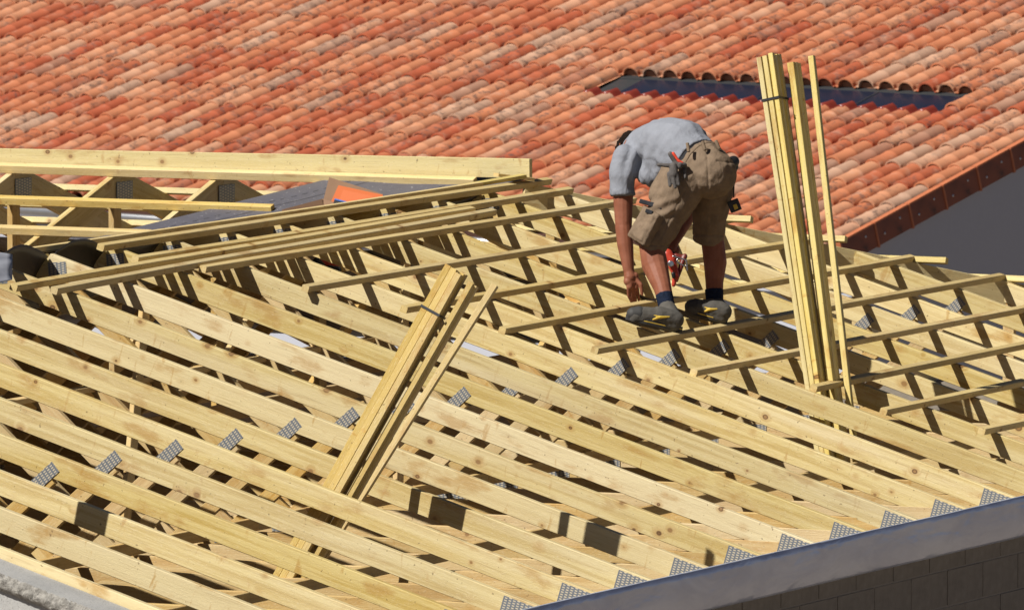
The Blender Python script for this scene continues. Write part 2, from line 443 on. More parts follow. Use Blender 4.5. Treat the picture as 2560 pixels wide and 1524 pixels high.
# hip board and the jack rafters of the far slope
hip = empty('hip_rafter', (HIPX, 0, 0))
tag(hip, 'tan pine hip board falling away from the ridge end to the far corner', 'rafter')
hd = Vector((1, -1, -T)); hn = Vector((T*.5, -T*.5, 1)).normalized()
hp0 = Vector((HIPX, 0, 0)); hp1 = hp0+hd*4.6
member('board', hp0-hn*.075, hp1-hn*.075, .041, .15, M_RAFTER, hip, up=hn, seg=8, wob=.003, seed=5)
for j in range(1, 7):
    y = -SP*j; d0 = SP*j+.03
    jr = empty('far_jack_rafter', (HIPX+d0, y, -T*d0))
    tag(jr, 'far slope pine jack rafter beyond the hip board, '+ords[j-1]+' from the ridge end', 'rafter', 'far slope jack rafters')
    n2 = Vector((math.sin(ANG), 0, math.cos(ANG)))
    member('board', Vector((HIPX+d0, y, -T*d0))-n2*RH/2, Vector((HIPX+4.6, y, -T*4.6))-n2*RH/2, RT, RH, M_RAFTER, jr, up=n2, seg=4, wob=.003, seed=300+j)

# wing trusses, square to the main ridge
WY = [2.01+.687*i for i in range(-2, 6)]
n_near = Vector((-math.sin(ANG), 0, math.cos(ANG))); n_far = Vector((math.sin(ANG), 0, math.cos(ANG)))
for i, y in enumerate(WY):
    tr = empty('wing_truss', (HIPX, y, ZB-.05))
    tag(tr, 'pine king post truss under the wing ridge plank, '+ords[i]+' from the main ridge', 'roof truss', 'wing trusses behind the main ridge')
    cut = math.tan(ANG)
    xn = max(HIPX-4.4, HIPX-y+.05)
    def zz(x): return -T*abs(x-HIPX)
    a = Vector((HIPX, y, 0))-n_near*.075; b = Vector((xn, y, zz(xn)))-n_near*.075
    member('rafter', a, b, RT, .15, M_RAFTER, tr, up=n_near, seg=6, wob=.003, seed=400+i, cut0=cut, cut1=cut)
    b = Vector((HIPX+4.5, y, zz(HIPX+4.5)))-n_far*.075
    member('rafter', Vector((HIPX, y, 0))-n_far*.075, b, RT, .15, M_RAFTER, tr, up=n_far, seg=6, wob=.003, seed=420+i, cut0=cut, cut1=cut)
    member('king_post', (HIPX-.06, y, ZB+.05), (HIPX-.06, y, -.16), .10, RT-.004, M_WEB, tr, up=(0, 1, 0), seg=2, wob=.002, seed=440+i)
    member('bottom_chord', (max(xn, HIPX-4.4), y, ZB), (HIPX+4.42, y, ZB), RT, .10, M_WEB, tr, seg=4, wob=.003, seed=460+i)
    me = bpy.data.meshes.get('wing_plate') or box_mesh(-.105, .105, -.0025, 0, -.065, .045)
    me.name = 'wing_plate'
    link('connector_plate', me, M_PLATEW, tr, Matrix.Translation((HIPX+.02, y-RT/2-.004, -.115)))
    wy = Vector((HIPX-2.1, y, zz(HIPX-2.1)-.16))
    member('web', (HIPX+2.1, y, -T*2.1-.16), (HIPX+1.2, y, ZB+.04), .075, RT-.004, M_WEB, tr, up=(0, 1, 0), seed=480+i)

# ------------------------------------------------------------------ bracing inside the roof
def loose(name, p0, p1, w, h, mat, label, cat, group=None, up=(0, 0, 1), **kw):
    M, L = basis(Vector(p0), Vector(p1), up)
    return tag(link(name, member_mesh(L, w, h, **kw), mat, None, M), label, cat, group)
bg_ = 'long bracing boards inside the roof frame'
for y, z, h in ((-1.62, ZB+.09, .07), (1.62, ZB+.09, .07), (-3.2, ZB+.09, .06)):
    loose('bracing_board', (-2.0, y, z), (9.5, y, z), .035, h, M_WEB, {-1.62: 'long bracing board on the bottom chords below the near webs', 1.62: 'long bracing board on the bottom chords under the back slope', -3.2: 'long bracing board on the bottom chords nearest the gutter'}[y], 'board', bg_, seg=12, wob=.01, seed=int(abs(y)*90))
loose('bracing_board', (-1.9, -.62, -.66), (10.0, -.60, -.66), .07, .03, M_WEB, 'bracing board fixed along the sloping webs below the ridge', 'board', seg=12, wob=.008, seed=77)
for i, (xa, xb) in enumerate(((-1.8, 1.2), (2.0, 5.0), (5.3, 8.3))):
    loose('diagonal_brace', (xa, -1.55, ZB+.14), (xb, -.16, -.30), .03, .07, M_WEB, 'diagonal brace rising across the webs inside the roof frame, '+ords[i]+' from the gable wall', 'board', 'diagonal braces inside the roof', up=(-1, 0, .5), seg=4, wob=.004, seed=500+i)

# ------------------------------------------------------------------ battens
BW, BH = .043, .036
bgrp = 'roofing battens nailed across the main slope'
blab = 'yellow green roofing batten nailed across the rafters of the main slope'
def batten(ya, xa, yb, xb, label=blab, group=bgrp, lift=0.0, seed=0, mat=None):
    nr = Vector((0, -math.sin(ANG), math.cos(ANG)))
    a = Vector((xa, ya+.021, T*(ya+.021)))+nr*(BH/2+.001+lift); b = Vector((xb, yb+.021, T*(yb+.021)))+nr*(BH/2+.001+lift)
    return loose('roof_batten', a, b, BW, BH, mat or M_BATTEN, label, 'batten', group, up=nr, seg=14, wob=.006, seed=600+seed, bev=.0035, twist=.06*math.sin(seed*2.3))
rows = [(-.085, 4.635, -.075, 10.47), (-.515, 5.015, -.475, 10.80), (-.922, 5.46, -.90, 11.32), (-1.341, 5.844, -1.325, 11.66), (-1.765, 6.21, -1.746, 12.04), (-2.165, 6.571, -2.16, 12.45), (-2.603, 6.93, -2.58, 12.9), (-3.03, 7.62, -3.0, 13.3), (-3.42, 7.70, -3.42, 13.7), (-3.844, 8.115, -3.84, 14.1)]
for i, (ya, xa, yb, xb) in enumerate(rows):
    batten(ya, xa, yb, xb, 'yellow roofing batten nailed across the rafters, '+('topmost, along the main ridge' if i == 0 else ords[i-1]+' full row below the ridge batten'), seed=i)
batten(-.293, 4.64, -.24, 10.42, 'wet looking dark green batten just below the ridge batten', None, seed=31)
batten(-.403, 3.0, -.30, 8.93, 'loose pale batten lying beside the wet green batten near the ridge', None, seed=32)
batten(-.503, 3.27, -.36, 9.09, 'loose weathered batten, lower one of the pair near the ridge', None, seed=33)
loose('roof_batten', (3.9, .055, .012), (9.75, .05, .015), BW, BH, M_BATTEN, 'brown batten along the back of the main ridge', 'batten', seg=12, wob=.006, seed=640)
# battens of the far slope, their ends standing out past the hip board
for i, (d, ya, yb) in enumerate(((.62, 6.3, .9), (1.05, 6.3, 1.0), (1.5, 6.3, 1.2), (.85, 1.6, -1.09), (1.29, 1.6, -1.51), (1.77, 1.6, -1.96), (2.2, 1.4, -2.4), (2.6, 1.4, -2.82))):
    z = -T*d+.022
    loose('far_batten', (HIPX+d, ya, z), (HIPX+d, yb, z), BW, BH+(.022 if i == 1 else 0), M_LATH, ('far slope batten with its yellow end past the hip board, '+ords[i-3]+' below the ridge' if ya < 2 else 'far slope batten seen between the wing trusses, '+ords[i]+' below the wing ridge'), 'batten', 'far slope battens past the hip' if ya < 2 else 'far slope battens behind the wing', up=n_far, seg=10, wob=.004, seed=660+i)
# wing battens and ridge plank
for i, (x, ye, h) in enumerate(((10.17, .28, .050), (9.67, 1.37, .044), (9.21, 1.95, .044))):
    z = -T*(HIPX-x)
    lab = ['batten nailed along the wing directly below the long ridge plank', 'upper batten across the wing trusses ending on the dark underlay', 'lower batten across the wing trusses with a dark split in it'][i]
    loose('wing_batten', (x, 5.6, z+h/2+.006), (x, ye, z+h/2+.006), .05, h, M_BATTEN, lab, 'batten', 'wing battens', up=n_near, seg=12, wob=.005, seed=690+i)
loose('ridge_plank', (10.215, 5.6, .035), (10.215, -.06, .088), .04, .115, M_LATH, 'long pale yellow plank set on edge along the wing ridge', 'plank', seg=14, wob=.005, seed=701)

# ------------------------------------------------------------------ eaves gutter
def gutter():
    g = empty('box_gutter', (4, -4.62, -1.6))
    tag(g, 'long shiny grey metal box gutter along the eaves below the rafter ends', 'gutter')
    x0, x1, n = -2.4, 15.0, 60
    prof = [(-4.626, -1.370), (-4.629, -1.363), (-4.634, -1.366), (-4.635, -1.40), (-4.640, -1.48), (-4.634, -1.575), (-4.622, -1.590), (-4.52, -1.592), (-4.50, -1.575), (-4.50, -1.43)]
    V, F = [], []; m = len(prof)
    for i in range(n+1):
        x = x0+(x1-x0)*i/n
        for j, (y, z) in enumerate(prof):
            w = .004*noise.noise(Vector((x*1.3, j*.4, 2)))+.002*noise.noise(Vector((x*4, j, 5)))
            V.append((x, y+w, z+.5*w))
    for i in range(n):
        for j in range(m-1): F.append((i*m+j, i*m+j+1, (i+1)*m+j+1, (i+1)*m+j))
    link('trough', mesh(V, F, True), M_FASCIA, g)
gutter()

# ------------------------------------------------------------------ dark underlay in the valley and at the ridge
def sheet(name, P, nu, nv, mat, fn, label, cat='sheet', group=None, M=None):
    V = [fn(i/nu, j/nv) for i in range(nu+1) for j in range(nv+1)]
    F = [(i*(nv+1)+j, i*(nv+1)+j+1, (i+1)*(nv+1)+j+1, (i+1)*(nv+1)+j) for i in range(nu) for j in range(nv)]
    o = link(name, mesh(V, F, True), mat, None, M)
    sm = o.modifiers.new('thickness', 'SOLIDIFY'); sm.thickness = .003
    return tag(o, label, cat, group)
vx = Vector((-1, 1, -T)).normalized(); vn = n_near; vy = vn.cross(vx).normalized()
if vy.y < 0: vy = -vy
MV = Matrix(((vx.x, vy.x, vn.x, HIPX), (vx.y, vy.y, vn.y, 0), (vx.z, vy.z, vn.z, .006), (0, 0, 0, 1)))
def memb(u, v):
    x = -.02+3.4*u; y = min(.84, .02+.86*v)
    y = y*min(1, (x+.02)/.6+.02) if x < .6 else y
    return (x, y, .012+.012*noise.noise(Vector((x*2.2, y*3, 0)))*(1 if .05 < v < .95 else .3))
sheet('roof_underlay', None, 50, 16, M_MEMBRANE, memb, 'grey roofing underlay laid along the valley behind the main ridge', M=MV)
def back(u, v):
    x = -2.0+11.9*u; ym = min(4.45, max(.02, HIPX-x-.06)); y = .03+(ym-.03)*v
    return (x, y, -T*y+.010+.008*noise.noise(Vector((x*2, y*3, 4))))
sheet('roof_underlay', None, 60, 24, plain('brown_underlay', (.13, .085, .055), .6, 0, .2, 8), back, 'dark roofing underlay covering the back slope of the main roof')
def wing_screen(u, v):
    y = .25+6.2*u; d = 1.95+2.5*v
    return (HIPX+d, y, -T*d+.010+.008*noise.noise(Vector((d*2, y*3, 9))))
sheet('roof_underlay', None, 30, 12, M_MEMBRANE, wing_screen, 'added dark screen over the lower far slope of the wing')  # added sheet, blocks the bright wall behind so the gaps stay dark
def flap(k, lift, drop, label, mat):
    x0, x1 = SP*k+RT+.01, SP*(k+1)-.01
    def f(u, v):
        x = x0+(x1-x0)*u
        arc = lift*math.sin(math.pi*min(1, u*.9+.1))
        return (x, -.03+.06*math.sin(math.pi*v)+.02*u+.05*v, arc*(1-v)-drop*v-.02+.006*noise.noise(Vector((x*9, v*5, k))))
    sheet('underlay_flap', None, 12, 8, mat, f, label)
flap(5, .085, .28, 'dark brown flap of underlay curling up between rafters near the ridge batten start', plain('brown_black_film', (.045, .038, .036), .5, 0, .3, 15))
flap(6, .07, .26, 'black flap of underlay hanging behind the start of the ridge batten', M_BLACKFILM)
flap(7, -.02, .24, 'dark underlay hanging in the bay beside the ridge batten end', M_BLACKFILM)
flap(13, -.03, .16, 'dark underlay below the end of the main ridge', M_BLACKFILM)
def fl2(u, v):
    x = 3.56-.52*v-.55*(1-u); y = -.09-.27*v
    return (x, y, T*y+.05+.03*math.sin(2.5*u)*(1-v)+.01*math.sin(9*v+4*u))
sheet('underlay_flap', None, 8, 8, plain('sunlit_underlay', (.30, .31, .35), .5, 0, .15, 10), fl2, 'corner of underlay folded over the ridge, coloured light grey for the sun on it')  # sun and glancing sheen on this sheet put into a paler base colour

# ------------------------------------------------------------------ bundles of battens standing in the roof
def bundle(name, bottom, top, nw, nd, lw, ld, label, strap=None, seed=0, fan=0.0, mat=None):
    b, tp = Vector(bottom), Vector(top); L = (tp-b).length; ux = (tp-b)/L
    N = Vector((-1, 0, 0)); N = (N-ux*N.dot(ux)).normalized(); W = ux.cross(N)
    if W.dot(RGT) < 0: W = -W
    g = empty(name, b); tag(g, label, 'batten bundle' if nw*nd > 1 else 'batten')
    rg = random.Random(seed)
    for i in range(nw):
        for j in range(nd):
            off = W*((i-(nw-1)/2)*lw*1.012)-N*((j-(nd-1)/2)*ld*1.012)
            fo = W*((i-(nw-1)/2)*fan)
            e0 = rg.uniform(-.02, .02); e1 = rg.uniform(-.008, .006)
            p0 = b+off+ux*e0; p1 = tp+off+fo+ux*e1
            M, Lm = basis(p0, p1, N)
            link('lath', member_mesh(Lm, lw, ld, seg=8, wob=.0015, seed=seed*31+i*7+j, bev=.002), mat or M_LATH, g, M)
    if strap:
        c = tp-ux*strap; hw = nw*lw*.506+.003; hd_ = nd*ld*.506+.003
        o_, i_ = [], []
        for q in (0, 1):
            for (sw, sn) in ((1, 1), (1, -1), (-1, -1), (-1, 1)):
                o_.append(c+W*sw*hw+N*sn*hd_+ux*(q*.013)+W*(fan*.9*sw))
        F = [(a, (a+1) % 4, (a+1) % 4+4, a+4) for a in range(4)]
        s_ = link('strap', mesh(o_, F), M_BLACK, g)
        m_ = s_.modifiers.new('thickness', 'SOLIDIFY'); m_.thickness = .003; m_.offset = 1
    return g
qL = Vector((1.575, -2.977, -.95)); uL = Vector((.27, -.41, .87)).normalized()
bundle('batten_bundle', qL-uL*.54, qL+uL*1.285, 3, 3, .035, .030, 'strapped bundle of yellow battens leaning between the lower rafters', .25, 1, mat=M_LATHD)
rL = Vector((.30, -.90, -.42)).normalized()
bundle('batten_bundle', qL-uL*.52+Vector((.035, -.079, -.037)), qL+uL*1.25+Vector((.045, -.094, -.044)), 1, 3, .030, .032, 'pair of shadowed battens leaning beside the strapped leaning bundle', None, 2, mat=M_LATHD)
uL3 = (at_depth(1238, 712, 57.55)-at_depth(908, 1235, 57.45)).normalized()
p3 = at_depth(1238, 712, 57.55)
bundle('leaning_batten', p3-uL3*1.72, p3, 1, 1, .034, .032, 'single dirty batten leaning to the right of the leaning bundle', None, 3, mat=M_LATHD)
uS = Vector((.27, -.41, .87)).normalized(); tS = Vector((-1.25, -2.44, -.08))
bundle('batten_bundle', tS-uS*1.5, tS, 3, 3, .035, .030, 'unseen strapped bundle of battens added by the cement gable wall for its shadow', .25, 9)  # out of view, added to throw a shadow patch on a near rafter
def stand(px_top, px_mid, d_mid, lean, below):
    m_ = at_depth(px_mid[0], px_mid[1], d_mid); t_ = at_depth(px_top[0], px_top[1], d_mid+lean)
    u_ = (t_-m_).normalized(); return m_-u_*below, t_
DR = (Vector((7.73, -2.95, -.90))-CAM).dot(FWD)+.15
b_, t_ = stand((1922, 140), (2041, 960), DR, .28, .55)
bundle('batten_bundle', b_, t_, 3, 4, .0285, .030, 'tall strapped bundle of yellow battens standing upright in the roof', .26, 4, fan=.008)
b_, t_ = stand((1985, 160), (2085, 960), DR+.03, .30, .55)
bundle('batten_bundle', b_, t_, 1, 3, .040, .034, 'narrow stack of battens standing right beside the tall strapped bundle', None, 5)
b_, t_ = stand((2029, 142), (2119, 960), DR+.05, .30, .5)
bundle('standing_batten', b_, t_, 1, 1, .033, .032, 'single yellow batten standing alone at the right of the tall bundle', None, 6)

# ------------------------------------------------------------------ neighbouring tiled house
HV0 = Vector((34.04489, 7.40889, -1.77336)); HT = .31
HA = Vector((-.30775402, -.95146596, 0)); HD = Vector((-.95146596, .30775402, 0))
HS = Vector((HD.x, HD.y, -HT)).normalized(); HN = HS.cross(HA); HN = HN if HN.z > 0 else -HN
HL = math.sqrt(1+HT*HT)
def hp(a, s, h=0.0): return HV0+HA*a+HS*s+HN*h
tiled = empty('tiled_house', Vector((hp(-6, 0).x, hp(-6, 0).y, GZ)))
tag(tiled, 'neighbouring house with a mottled orange clay tile roof and grey rendered gable', 'house')
def hframe(a, s, h=0.0):
    p = hp(a, s, h)
    return Matrix(((HA.x, -HS.x, HN.x, p.x), (HA.y, -HS.y, HN.y, p.y), (HA.z, -HS.z, HN.z, p.z), (0, 0, 0, 1)))
TP, RP = .2226, .44
S_END = lambda n: -2.12+RP*n
def tile_geom():
    hw = TP/2
    prof = [(-hw-.004, .006), (-hw+.012, .0)]
    for i in range(9):
        th = math.pi*(1-i/8); prof.append((.086*math.cos(th), .074*math.sin(th)**.85+.002))
    prof += [(hw-.012, .0), (hw-.001, .003)]
    st = [(-.05, -.007, 0), (.196, -.002, .006), (.206, .002, .0066), (.218, .002, .007), (.230, -.003, .007), (.405, 0, .011), (.416, .005, .0115), (.440, .005, .012), (.440, -.008, .010), (.38, -.010, .008)]
    V, F = [], []; m = len(prof)
    for (s, dr, dz) in st:
        for (x, z) in prof:
            r = math.hypot(x, z) if z > .004 and abs(x) < .09 else None
            if r: V.append((x*(1+dr/r), -s, z*(1+dr/r)+dz))
            else: V.append((x, -s, z+dz+(.5*dr if dr < 0 else 0)))
    for i in range(len(st)-1):
        for j in range(m-1): F.append((i*m+j, (i+1)*m+j, (i+1)*m+j+1, i*m+j+1))
    return V, F
TV, TF = tile_geom()
tile_me = mesh(TV, TF, True, 'tile'); tile_me.materials.append(M_TILE)
bmt = bmesh.new(); bmt.from_mesh(tile_me); 
for e in bmt.edges:
    if len(e.link_faces) == 2 and e.calc_face_angle(0) > .6: e.smooth = False
bmt.to_mesh(tile_me); bmt.free()
cand = []
PA0, PA1 = -5.32, -1.20
for n in range(-4, 9):
    for i in range(72):
        a = -.075-TP*i
        if n == 1 and PA0 < a < PA1: continue
        c = hp(a, S_END(n)-.22, .05); px, py, z = project(c)
        lim = 392 if px < 1330 else 392+(px-1330)*.32
        vis = -40 < px < 2610 and -30 < py < lim+15
        cand.append((not vis, z, n, i, a))
cand.sort()
SV, SF, SR = [], [], []
for idx, (hid, z, n, i, a) in enumerate(cand):
    da, dh, rz = rnd.uniform(-.004, .004), rnd.uniform(0, .006), rnd.uniform(-.012, .012)
    M = hframe(a+da, S_END(n)-RP+rnd.uniform(-.006, .006), .03+dh) @ Matrix.Rotation(rz, 4, 'Z')
    if n == 2 and PA0 < a < PA1:      # cut tiles below the solar strip
        M = hframe(a+da, S_END(n)-RP+.15, .03+dh) @ Matrix.Scale(.66, 4, (0, 1, 0))
    if idx < 300:
        link('tile', tile_me, None, tiled, M)
    else:
        b0 = len(SV); SV += [M @ Vector(v) for v in TV]; SF += [tuple(b0+q for q in f) for f in TF]; SR += [rnd.random()]*len(TV)
me = mesh(SV, SF, True, 'tiles'); at_ = me.attributes.new('tile_random', 'FLOAT', 'POINT'); at_.data.foreach_set('value', SR)
bmt = bmesh.new(); bmt.from_mesh(me)
for e in bmt.edges:
    if len(e.link_faces) == 2 and e.calc_face_angle(0) > .6: e.smooth = False
bmt.to_mesh(me); bmt.free()
o = link('more_tiles', me, M_TILE, tiled); o['kind'] = 'stuff'

# roof deck under the tiles, walls, verge pieces, gutter
def hquad(name, a0, a1, s0, s1, h, mat, thick=.02):
    V = [hp(a, s, hh) for hh in (h, h-thick) for (a, s) in ((a0, s0), (a1, s0), (a1, s1), (a0, s1))]
    return link(name, mesh(V, [(3, 2, 1, 0), (4, 5, 6, 7), (0, 1, 5, 4), (1, 2, 6, 5), (2, 3, 7, 6), (3, 0, 4, 7)]), mat, tiled)
M_DECK = plain('roof_deck', (.10, .045, .03), .8, 0, .2, 6)
hquad('roof_deck', -17, .0, -5.5, 1.38, -.012, M_DECK, .1)
def body():
    sE, sR = 1.15, -5.5
    def at(a, s, z=None):
        p = hp(a, s, -.09); return (p.x, p.y, GZ+.01) if z is None else (p.x, p.y, p.z)
    far = lambda a: (hp(a, sR).x-HD.x*6.5, hp(a, sR).y-HD.y*6.5)
    zr = hp(0, sR, -.09).z
    V = []
    for a in (-16.6, .035):
        V += [at(a, sE), at(a, sE, 1), at(a, sR, 1), (far(a)[0], far(a)[1], zr-2.0), (far(a)[0], far(a)[1], GZ+.01)]
    F = [(0, 1, 2, 3, 4), (9, 8, 7, 6, 5), (0, 5, 6, 1), (1, 6, 7, 2), (2, 7, 8, 3), (3, 8, 9, 4)]
    return link('wall', mesh(V, F), M_WALL, tiled)
body()
# far slope of the same roof, behind its ridge
fr = hp(0, -5.5, .02)
V = [hp(-17, -5.5, .02), hp(.06, -5.5, .02)]
V += [V[1]-HD*6.9+Vector((0, 0, -2.1)), V[0]-HD*6.9+Vector((0, 0, -2.1))]
V = [v for v in V]+[v-Vector((0, 0, .06)) for v in V]
link('far_slope', mesh(V, [(0, 1, 2, 3), (7, 6, 5, 4), (0, 4, 5, 1), (1, 5, 6, 2), (2, 6, 7, 3), (3, 7, 4, 0)]), M_DECK, tiled)
vg = box_mesh(-.022, .022, -.215, .215, -.175, .012); lip = box_mesh(-.030, .030, -.009, .009, -.185, .02)
lip2 = box_mesh(-.030, .027, -.215, .215, .013, .028)
cone = mesh([(.022+.004, 0.011*math.cos(q*math.pi/3), .011*math.sin(q*math.pi/3)) for q in range(6)]+[(.030, 0, 0)], [(q, (q+1) % 6, 6) for q in range(6)])
screw = plain('screw_head', (.6, .6, .62), .3, .8)
for n in range(-4, 9):
    s = S_END(n)-.18-.22+.09
    v = link('verge_tile', vg, M_VERGE, tiled, hframe(.055, s, .05))
    for me_, nm, mt, yy, zz_ in ((lip, 'lip', M_VERGELIP, -.216, 0), (lip2, 'rim', M_VERGELIP, 0, 0)):
        c = bpy.data.objects.new(nm, me_); col.objects.link(c); c.parent = v; c.location = (0, yy, zz_)
        if not me_.materials: me_.materials.append(mt)
    for yy, zz_ in ((-.12, -.10), (.09, -.045)):
        c = bpy.data.objects.new('screw', cone); col.objects.link(c); c.parent = v; c.location = (0, yy, zz_)
        if not cone.materials: cone.materials.append(screw)
def tube_along(name, a0, a1, s, h, r, mat, half=True):
    V, F = [], []; m = 10
    for a in (a0, a1):
        for j in range(m):
            th = math.pi+math.pi*j/(m-1) if half else 2*math.pi*j/m
            V.append(hp(a, s, h)+HD*(r*math.cos(th))+Vector((0, 0, r*math.sin(th))))
    for j in range(m-1): F.append((j, j+1, m+j+1, m+j))
    o = link(name, mesh(V, F, True), mat, tiled); q = o.modifiers.new('t', 'SOLIDIFY'); q.thickness = .004
    return o
tube_along('gutter', -17, .05, 1.50, -.03, .075, M_ZINC)

# solar strip set into the roof, with its flashings
sol = hquad('solar_panel', -5.02, -1.24, -2.08, -1.735, .030, M_SOLAR, .03)
for nm, a0, a1, s0, s1, h in (('flashing', -5.30, -1.22, -2.20, -2.085, .028), ('flashing', -5.30, -5.025, -2.083, -1.70, .022), ('flashing', -5.02, -1.22, -1.732, -1.69, .034),
                              ('seam', -3.452, -3.440, -2.08, -1.735, .0345), ('seam', -2.352, -2.340, -2.08, -1.735, .0345), ('flashing', -1.236, -1.20, -2.08, -1.70, .03)):
    hquad(nm, a0, a1, s0, s1, h, M_ALU, .03)
hquad('mortar_fillet', PA0+.02, PA1-.02, -2.185, -2.16, .078, plain('orange_mortar', (.30, .12, .06), .9, 0, .3, 25, .4), .07)
hquad('solar_panel', -3.9, -.1, -4.95, -4.36, .05, M_ALU, .03)
def skirt():
    V, F = [], []; nx = 260
    for i in range(nx+1):
        a = -5.25+4.05*i/nx
        ph = ((a+.075)/TP) % 1.0; ph = ph-.0
        z = .075*max(0, math.cos(2*math.pi*ph))**.8 if math.cos(2*math.pi*ph) > 0 else 0
        for (s, h) in ((-1.69, .030), (-1.62, .036), (-1.53, .044), (-1.53, .030)):
            V.append(hp(a, s, h+z*(1 if h > .036 else .9)))
    for i in range(nx):
        for j in range(3): F.append((i*4+j, (i+1)*4+j, (i+1)*4+j+1, i*4+j+1))
    link('red_flashing', mesh(V, F, True), M_SKIRT, tiled)
skirt()

# ------------------------------------------------------------------ the man at work
def capsule(p, q, r0, r1, flat0=False, flat1=False, n=14, sq=None):
    p, q = Vector(p), Vector(q); ax = q-p; L = max(ax.length, 1e-4); ax = ax/L if ax.length > 1e-6 else Vector((0, 0, 1))
    s = ax.orthogonal().normalized(); t = ax.cross(s)
    st = []
    if flat0: st.append((0, 0)); st.append((0, r0))
    else: st += [(-r0*math.cos(a), r0*math.sin(a)) for a in (0.02, .4, .8, 1.2)]
    st.append((0.001, r0)); st.append((L, r1))
    if flat1: st.append((L+.0005, r1)); st.append((L+.001, 0))
    else: st += [(L+r1*math.sin(a), r1*math.cos(a)) for a in (.4, .8, 1.2, 1.55)]
    V, F = [], []
    for (x, r) in st:
        r = max(r, .0004)
        for j in range(n):
            a = 2*math.pi*j/n; V.append(p+ax*x+s*(r*math.cos(a))+t*(r*math.sin(a)))
    for i in range(len(st)-1):
        for j in range(n): F.append((i*n+j, i*n+(j+1) % n, (i+1)*n+(j+1) % n, (i+1)*n+j))
    F.append(tuple(reversed(range(n)))); F.append(tuple((len(st)-1)*n+j for j in range(n)))
    return V, F
def ellipsoid(c, axes, n=16):
    """axes: three vectors"""
    V, F = [], []; m = 10
    for i in range(m+1):
        th = math.pi*i/m
        for j in range(n):
            ph = 2*math.pi*j/n; st_ = max(math.sin(th), .002)
            V.append(Vector(c)+axes[0]*(st_*math.cos(ph))+axes[1]*(st_*math.sin(ph))+axes[2]*math.cos(th))
    for i in range(m):
        for j in range(n): F.append((i*n+j, i*n+(j+1) % n, (i+1)*n+(j+1) % n, (i+1)*n+j))
    F.append(tuple(range(n))); F.append(tuple(m*n+j for j in reversed(range(n))))
    return V, F
def obox(c, ax, sx, sy, sz):
    V = [Vector(c)+ax[0]*(a*sx/2)+ax[1]*(b*sy/2)+ax[2]*(d*sz/2) for a in (-1, 1) for b in (-1, 1) for d in (-1, 1)]
    return V, [(0, 1, 3, 2), (4, 6, 7, 5), (0, 4, 5, 1), (2, 3, 7, 6), (0, 2, 6, 4), (1, 5, 7, 3)]
def fuse(name, shapes, mat, parent, voxel=.008, smooth=6, disp=0.0, dscale=.06, fold=None):
    V, F = [], []
    for (v, f) in shapes:
        b = len(V); V += list(v); F += [tuple(b+i for i in q) for q in f]
    tmp = bpy.data.objects.new('tmp', mesh(V, F)); col.objects.link(tmp)
    bm_ = bmesh.new(); bm_.from_mesh(tmp.data); bmesh.ops.recalc_face_normals(bm_, faces=bm_.faces); bm_.to_mesh(tmp.data); bm_.free()
    rm = tmp.modifiers.new('r', 'REMESH'); rm.mode = 'VOXEL'; rm.voxel_size = voxel
    if smooth:
        sm = tmp.modifiers.new('s', 'SMOOTH'); sm.factor = .5; sm.iterations = smooth
    dg = bpy.context.evaluated_depsgraph_get(); dg.update()
    me_ = bpy.data.meshes.new_from_object(tmp.evaluated_get(dg)); bpy.data.objects.remove(tmp)
    me_.materials.clear()
    if disp or fold:
        co = np.empty(len(me_.vertices)*3); me_.vertices.foreach_get('co', co); co = co.reshape(-1, 3)
        no = np.empty(len(me_.vertices)*3); me_.vertices.foreach_get('normal', no); no = no.reshape(-1, 3)
        for i in range(len(co)):
            p = Vector(co[i]); d = disp*noise.noise(p/dscale)+.5*disp*noise.noise(p/(dscale*.45))
            if fold: d += fold(p)
            co[i] += no[i]*d
        me_.vertices.foreach_set('co', co.ravel()); me_.update()
    me_.polygons.foreach_set('use_smooth', [True]*len(me_.polygons))
    return link(name, me_, mat, parent)

heel = Vector((7.95, -2.150, -T*2.150+.037))
D0 = (heel-CAM).dot(FWD)
def J(px, py, d): return at_depth(px, py, D0+d)
VIEW_R, VIEW_F, ZUP = RGT.copy(), Vector((math.cos(YAW), math.sin(YAW), 0)), Vector((0, 0, 1))

def cloth(name, c, var, scale, weave=900.0, rough=.85, bump=.16):
    k = NT(name); o = k.obj(); n1 = k.noise(o, scale, 4, .6); n2 = k.noise(o, weave*.35, 2, .6)
    c_ = k.mix(k.step(n1, .3, .7), tuple(x*(1-var) for x in c), tuple(min(1, x*(1+var)) for x in c))
    c_ = k.mix(k.math('MULTIPLY', k.step(n2, .4, .7), .18), c_, tuple(x*.7 for x in c))
    cr = k.noise(k.vmath('MULTIPLY', o, (1.0, 1.6, .8)), 16.0, 3, .55, 1.8)
    k.bump(k.math('ADD', k.math('MULTIPLY', cr, 1.6), k.math('MULTIPLY', n2, .15)), bump, .05)
    return k.fin(c_, rough, 0, .15)
M_SHIRT = cloth('grey_jersey', (.255, .268, .305), .06, 14)
M_SHORTS = cloth('khaki_canvas', (.215, .155, .105), .12, 18)
M_DARKCLOTH = cloth('dark_grey_cloth', (.030, .031, .036), .15, 20)
M_SOCK = cloth('navy_sock', (.010, .016, .035), .3, 60)
def mk_skin():
    k = NT('tanned_skin'); o = k.obj(); n1 = k.noise(o, 9, 4, .6); n2 = k.noise(o, 90, 3, .6)
    c = k.mix(k.step(n1, .35, .7), (.25, .088, .048), (.33, .128, .076)); c = k.mix(k.math('MULTIPLY', k.step(n2, .5, .75), .25), c, (.19, .065, .036))
    k.b.inputs['Subsurface Weight'].default_value = .06; k.b.inputs['Subsurface Radius'].default_value = (.01, .004, .002)
    k.bump(n2, .12, .004)
    return k.fin(c, .55, 0, .25)
M_SKIN = mk_skin()
M_HAIR = plain('dark_hair', (.012, .008, .006), .8, 0, .5, 120, .6, .1)
